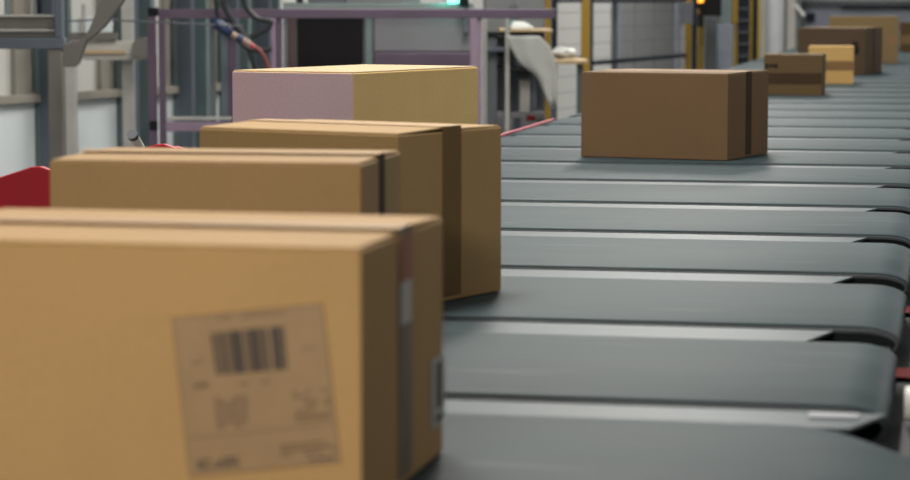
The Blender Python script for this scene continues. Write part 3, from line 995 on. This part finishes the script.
fpart(gt, 'upper_plate', 720.8, -20, 730.6, 23.5, 'teal', 0.0, 0.06)
fpart(gt, 'amber_lamp', 697.5, -6, 702.5, 2.6, emission('amber_glow', (1.0, 0.36, 0.02), 2.2), -0.52, 0.05)['label'] = 'lit amber lamp'
gm = thing('guard_panel', 'black mesh guard panel with yellow strips next to the white pillar', 'fence panel', at(745, 60, 20.0))
gm.location.z = 0
fpart(gm, 'strip', 731, -20, 736.8, 24, 'yellow', 0.0, 0.05)
fpart(gm, 'strip', 733.5, 24.2, 736.8, 70, 'yellow', 0.005, 0.04, True)
fpart(gm, 'panel', 737.2, -20, 748.6, 70, 'navy', 0.01, 0.03, True)
fpart(gm, 'strip', 749, -20, 751.6, 70, 'yellow', 0.0, 0.05, True)
fpart(gm, 'panel', 752, -20, 756.6, 70, 'black', 0.01, 0.03, True)
fpart(gm, 'strip', 757, -20, 760, 70, 'paleyellow', 0.0, 0.05, True)
bm = B()
dm = (F0 + FD * fence_s(743)).y
for k in range(18):
    z = 0.3 + k * 0.095
    post(bm, 737.6, 748.2, dm - 0.004, 0.010, z + 0.010, z)
obj('grille', bm, K['midgrey'], gm, world=True)

# wall behind the fence: shutter door
WB0 = wl_b; WB1 = Vector((3.0, 27.0, 0)); BD = (WB1 - WB0).normalized(); BANG = math.atan2(BD.y, BD.x)
def wb_s(px):
    k = (px - 455) / FPX
    return (k * WB0.y - WB0.x) / (BD.x - k * BD.y)
dr = tag(thing('door_1', 'grey shutter door seen through the fence mesh', 'door', WB0, BANG), None, None, None, 'structure')
s0, s1 = wb_s(612), wb_s(670)
bm = B(); add_box(bm, (s0, -0.04, 0.42), (s1, -0.01, 2.6)); obj('shutter', bm, K['shutter'], dr)
bm = B(); add_box(bm, (s0 - .06, -0.07, 0), (s0, -0.01, 2.7)); add_box(bm, (s1, -0.07, 0), (s1 + .10, -0.01, 2.7)); obj('door_frame', bm, K['bluegrey'], dr)
bm = B(); add_box(bm, (s0, -0.04, 0), (s1, -0.01, 0.42)); obj('kick_panel', bm, K['beige'], dr)

# white pillar beyond the guard panel
D = 24.0
pl = thing('round_pillar', 'thick white pillar rising behind the low dark box', 'pillar', (at(780, 30, D).x, D, 0))
r_ = (at(785, 0, D).x - at(766, 0, D).x) / 2
bm = B(); a_ = at(775.5, 0, D); add_tube(bm, [(a_.x, D, 0), (a_.x, D, CEIL - .2)], r_, 28); obj('shaft', bm, K['pillar'], pl, 0, True, world=True)
bm = B(); post(bm, 786, 795, D - 0.02, 0.12, CEIL - .2); obj('casing', bm, K['beige'], pl, 0.004, world=True)
bm = B(); post(bm, 796, 799.5, D, 0.08, CEIL - .2); obj('edge', bm, K['teal'], pl, world=True)
bm = B(); post(bm, 760.5, 765, D + .02, 0.06, CEIL - .2); obj('backing', bm, K['beige'], pl, world=True)
bm = B(); q = [at(x, y, D - .15) for x, y in ((794, 4), (797, 4), (806, 15), (803, 16.5))]; add_prism(bm, q, (0, .04, 0)); obj('stay', bm, K['white'], pl, world=True)

# far conveyor line across the back
D = 25.0
fc = thing('far_conveyor', 'dark conveyor line crossing the hall far behind the boxes', 'conveyor', (at(880, 10, D).x, D, 0))
def fcp(name, x0, y0, x1, y1, m, dd=0, t=.3):
    bm = B(); prect(bm, x0, y0, x1, y1, D + dd, t); return obj(name, bm, K[m], fc, 0.005, world=True)
fcp('top_rail', 802, 1, 1060, 4.5, 'midgrey')
fcp('belt', 842, 5, 1060, 9.5, 'navy', -.02)
fcp('side_panel', 802, 10, 1060, 30, 'bluegrey', .03)
fcp('side_panel', 802, 4.5, 841.5, 9.8, 'midgrey', .03)
fcp('bracket', 807, 13, 815, 22, 'navy', -.02, .05)
for x in (803, 850, 905, 960, 1040):
    bm = B(); post(bm, x, x + 5, D + .05, .06, zat(30, D)); obj('leg', bm, K['midgrey'], fc, world=True)

# ------------------------------------------------------------------ lights of the hall
glow = emission('lamp_diffuser_glow', (1.0, 0.96, 0.9), 4.0)
LIGHTS = []
def ceiling_light(x, y, z, sx, sy, power, label, col=(1.0, 0.96, 0.90), rot=0.0, spread=PI):
    r = thing('ceiling_light', label, 'lamp', (x, y, z), rot, 'strip lamps of the hall')
    bm = B(); add_box(bm, (-sx / 2 - .02, -sy / 2 - .02, 0.0), (sx / 2 + .02, sy / 2 + .02, 0.06)); obj('housing', bm, K['white'], r, 0.004)
    bm = B(); add_box(bm, (-sx / 2, -sy / 2, -0.012), (sx / 2, sy / 2, 0)); obj('diffuser', bm, glow, r)
    for q_ in (-1, 1):
        bm = B(); add_tube(bm, [(q_ * sx * .35, q_ * sy * .35, .06), (q_ * sx * .35, q_ * sy * .35, CEIL - z)], 0.006, 6); obj('rod', bm, K['steel'], r)
    L = bpy.data.lights.new('lamp', 'AREA'); L.shape = 'RECTANGLE'; L.size = sx; L.size_y = sy; L.energy = power; L.color = col; L.spread = spread
    o = bpy.data.objects.new('lamp', L); C.objects.link(o); o.parent = r; o.location = (0, 0, -0.02)
    return r
k = 0
for y in (4.4, 9.0, 14.0, 19.5):
    for x0, pw in ((-1.5, 175), (3.4, 78)):  # second row added at low power to fill the boxes' right ends
        x = x0 + y * 0.2
        ceiling_light(x, y, 4.6, 0.5, 2.6, pw, 'long unseen strip lamp in the sorter and right fill rows, %s along the hall' % ORD[k], rot=-YAW)
        k += 1
fl_ = thing('floodlight', 'floodlight hung from the ceiling behind the viewer, aimed along the near boxes', 'lamp', (-0.95, -0.55, 2.45))
fl_.rotation_euler = (math.radians(62), 0, math.radians(-8))
bm = B(); add_box(bm, (-.36, -.16, 0), (.36, .16, .07)); obj('housing', bm, K['black'], fl_, 0.006)
bm = B(); add_box(bm, (-.34, -.14, -.012), (.34, .14, 0)); obj('diffuser', bm, glow, fl_)
bm = B(); Mi = fl_.rotation_euler.to_matrix().inverted()
add_tube(bm, [Mi @ Vector((0, -.05, .03)), Mi @ Vector((0, -.05, CEIL - 2.45))], 0.012, 8); obj('hanger', bm, K['steel'], fl_)
L = bpy.data.lights.new('flood', 'AREA'); L.shape = 'RECTANGLE'; L.size = .66; L.size_y = .26; L.energy = 62; L.color = (1, .94, .84)
o = bpy.data.objects.new('flood', L); C.objects.link(o); o.parent = fl_; o.location = (0, 0, -.02)
# unseen glowing windows added high on the far wall for belt reflections
for i, x in enumerate((4.2, 7.2, 10.2)):
    w_ = tag(thing('window_%d' % (i + 6), 'added glowing window, unseen, high in the far wall', 'window', (x, 27, 2.8)), None, None, 'added high windows in the far wall', 'structure')
    bm = B(); add_box(bm, (0, -0.03, 0), (2.4, -0.012, 2.2)); obj('pane', bm, emission('added_glow_pane', (0.82, 0.93, 1.0), 1.0), w_)
    bm = B()
    for q_ in (0, .77, 1.57, 2.34): add_box(bm, (q_, -0.06, 0), (q_ + .06, -.031, 2.2))
    add_box(bm, (0, -0.06, -.06), (2.4, -.012, 0)); add_box(bm, (0, -.06, 2.2), (2.4, -.012, 2.26)); obj('window_frame', bm, K['rail'], w_)

# ------------------------------------------------------------------ world, camera, view
w = bpy.data.worlds.new('world'); S.world = w; w.use_nodes = True
w.node_tree.nodes['Background'].inputs[0].default_value = (0.6, 0.7, 0.8, 1)
w.node_tree.nodes['Background'].inputs[1].default_value = 0.3
cd = bpy.data.cameras.new('camera')
cd.sensor_width = 36.0
cd.lens = 36.0 * FPX / 910
cd.clip_start = 0.05
cd.clip_end = 200
cd.dof.use_dof = True
cd.dof.focus_distance = 4.8
cd.dof.aperture_fstop = 7.5
co = bpy.data.objects.new('camera', cd)
C.objects.link(co)
co.location = CAM
co.rotation_euler = (PI / 2 - PITCH, 0, 0)
S.camera = co
S.view_settings.view_transform = 'Standard'
S.view_settings.look = 'None'
S.view_settings.gamma = 1.0
S.view_settings.exposure = 0.0
S.view_settings.use_curve_mapping = False
S.cycles.use_denoising = True
S.cycles.max_bounces = 6
S.cycles.diffuse_bounces = 4
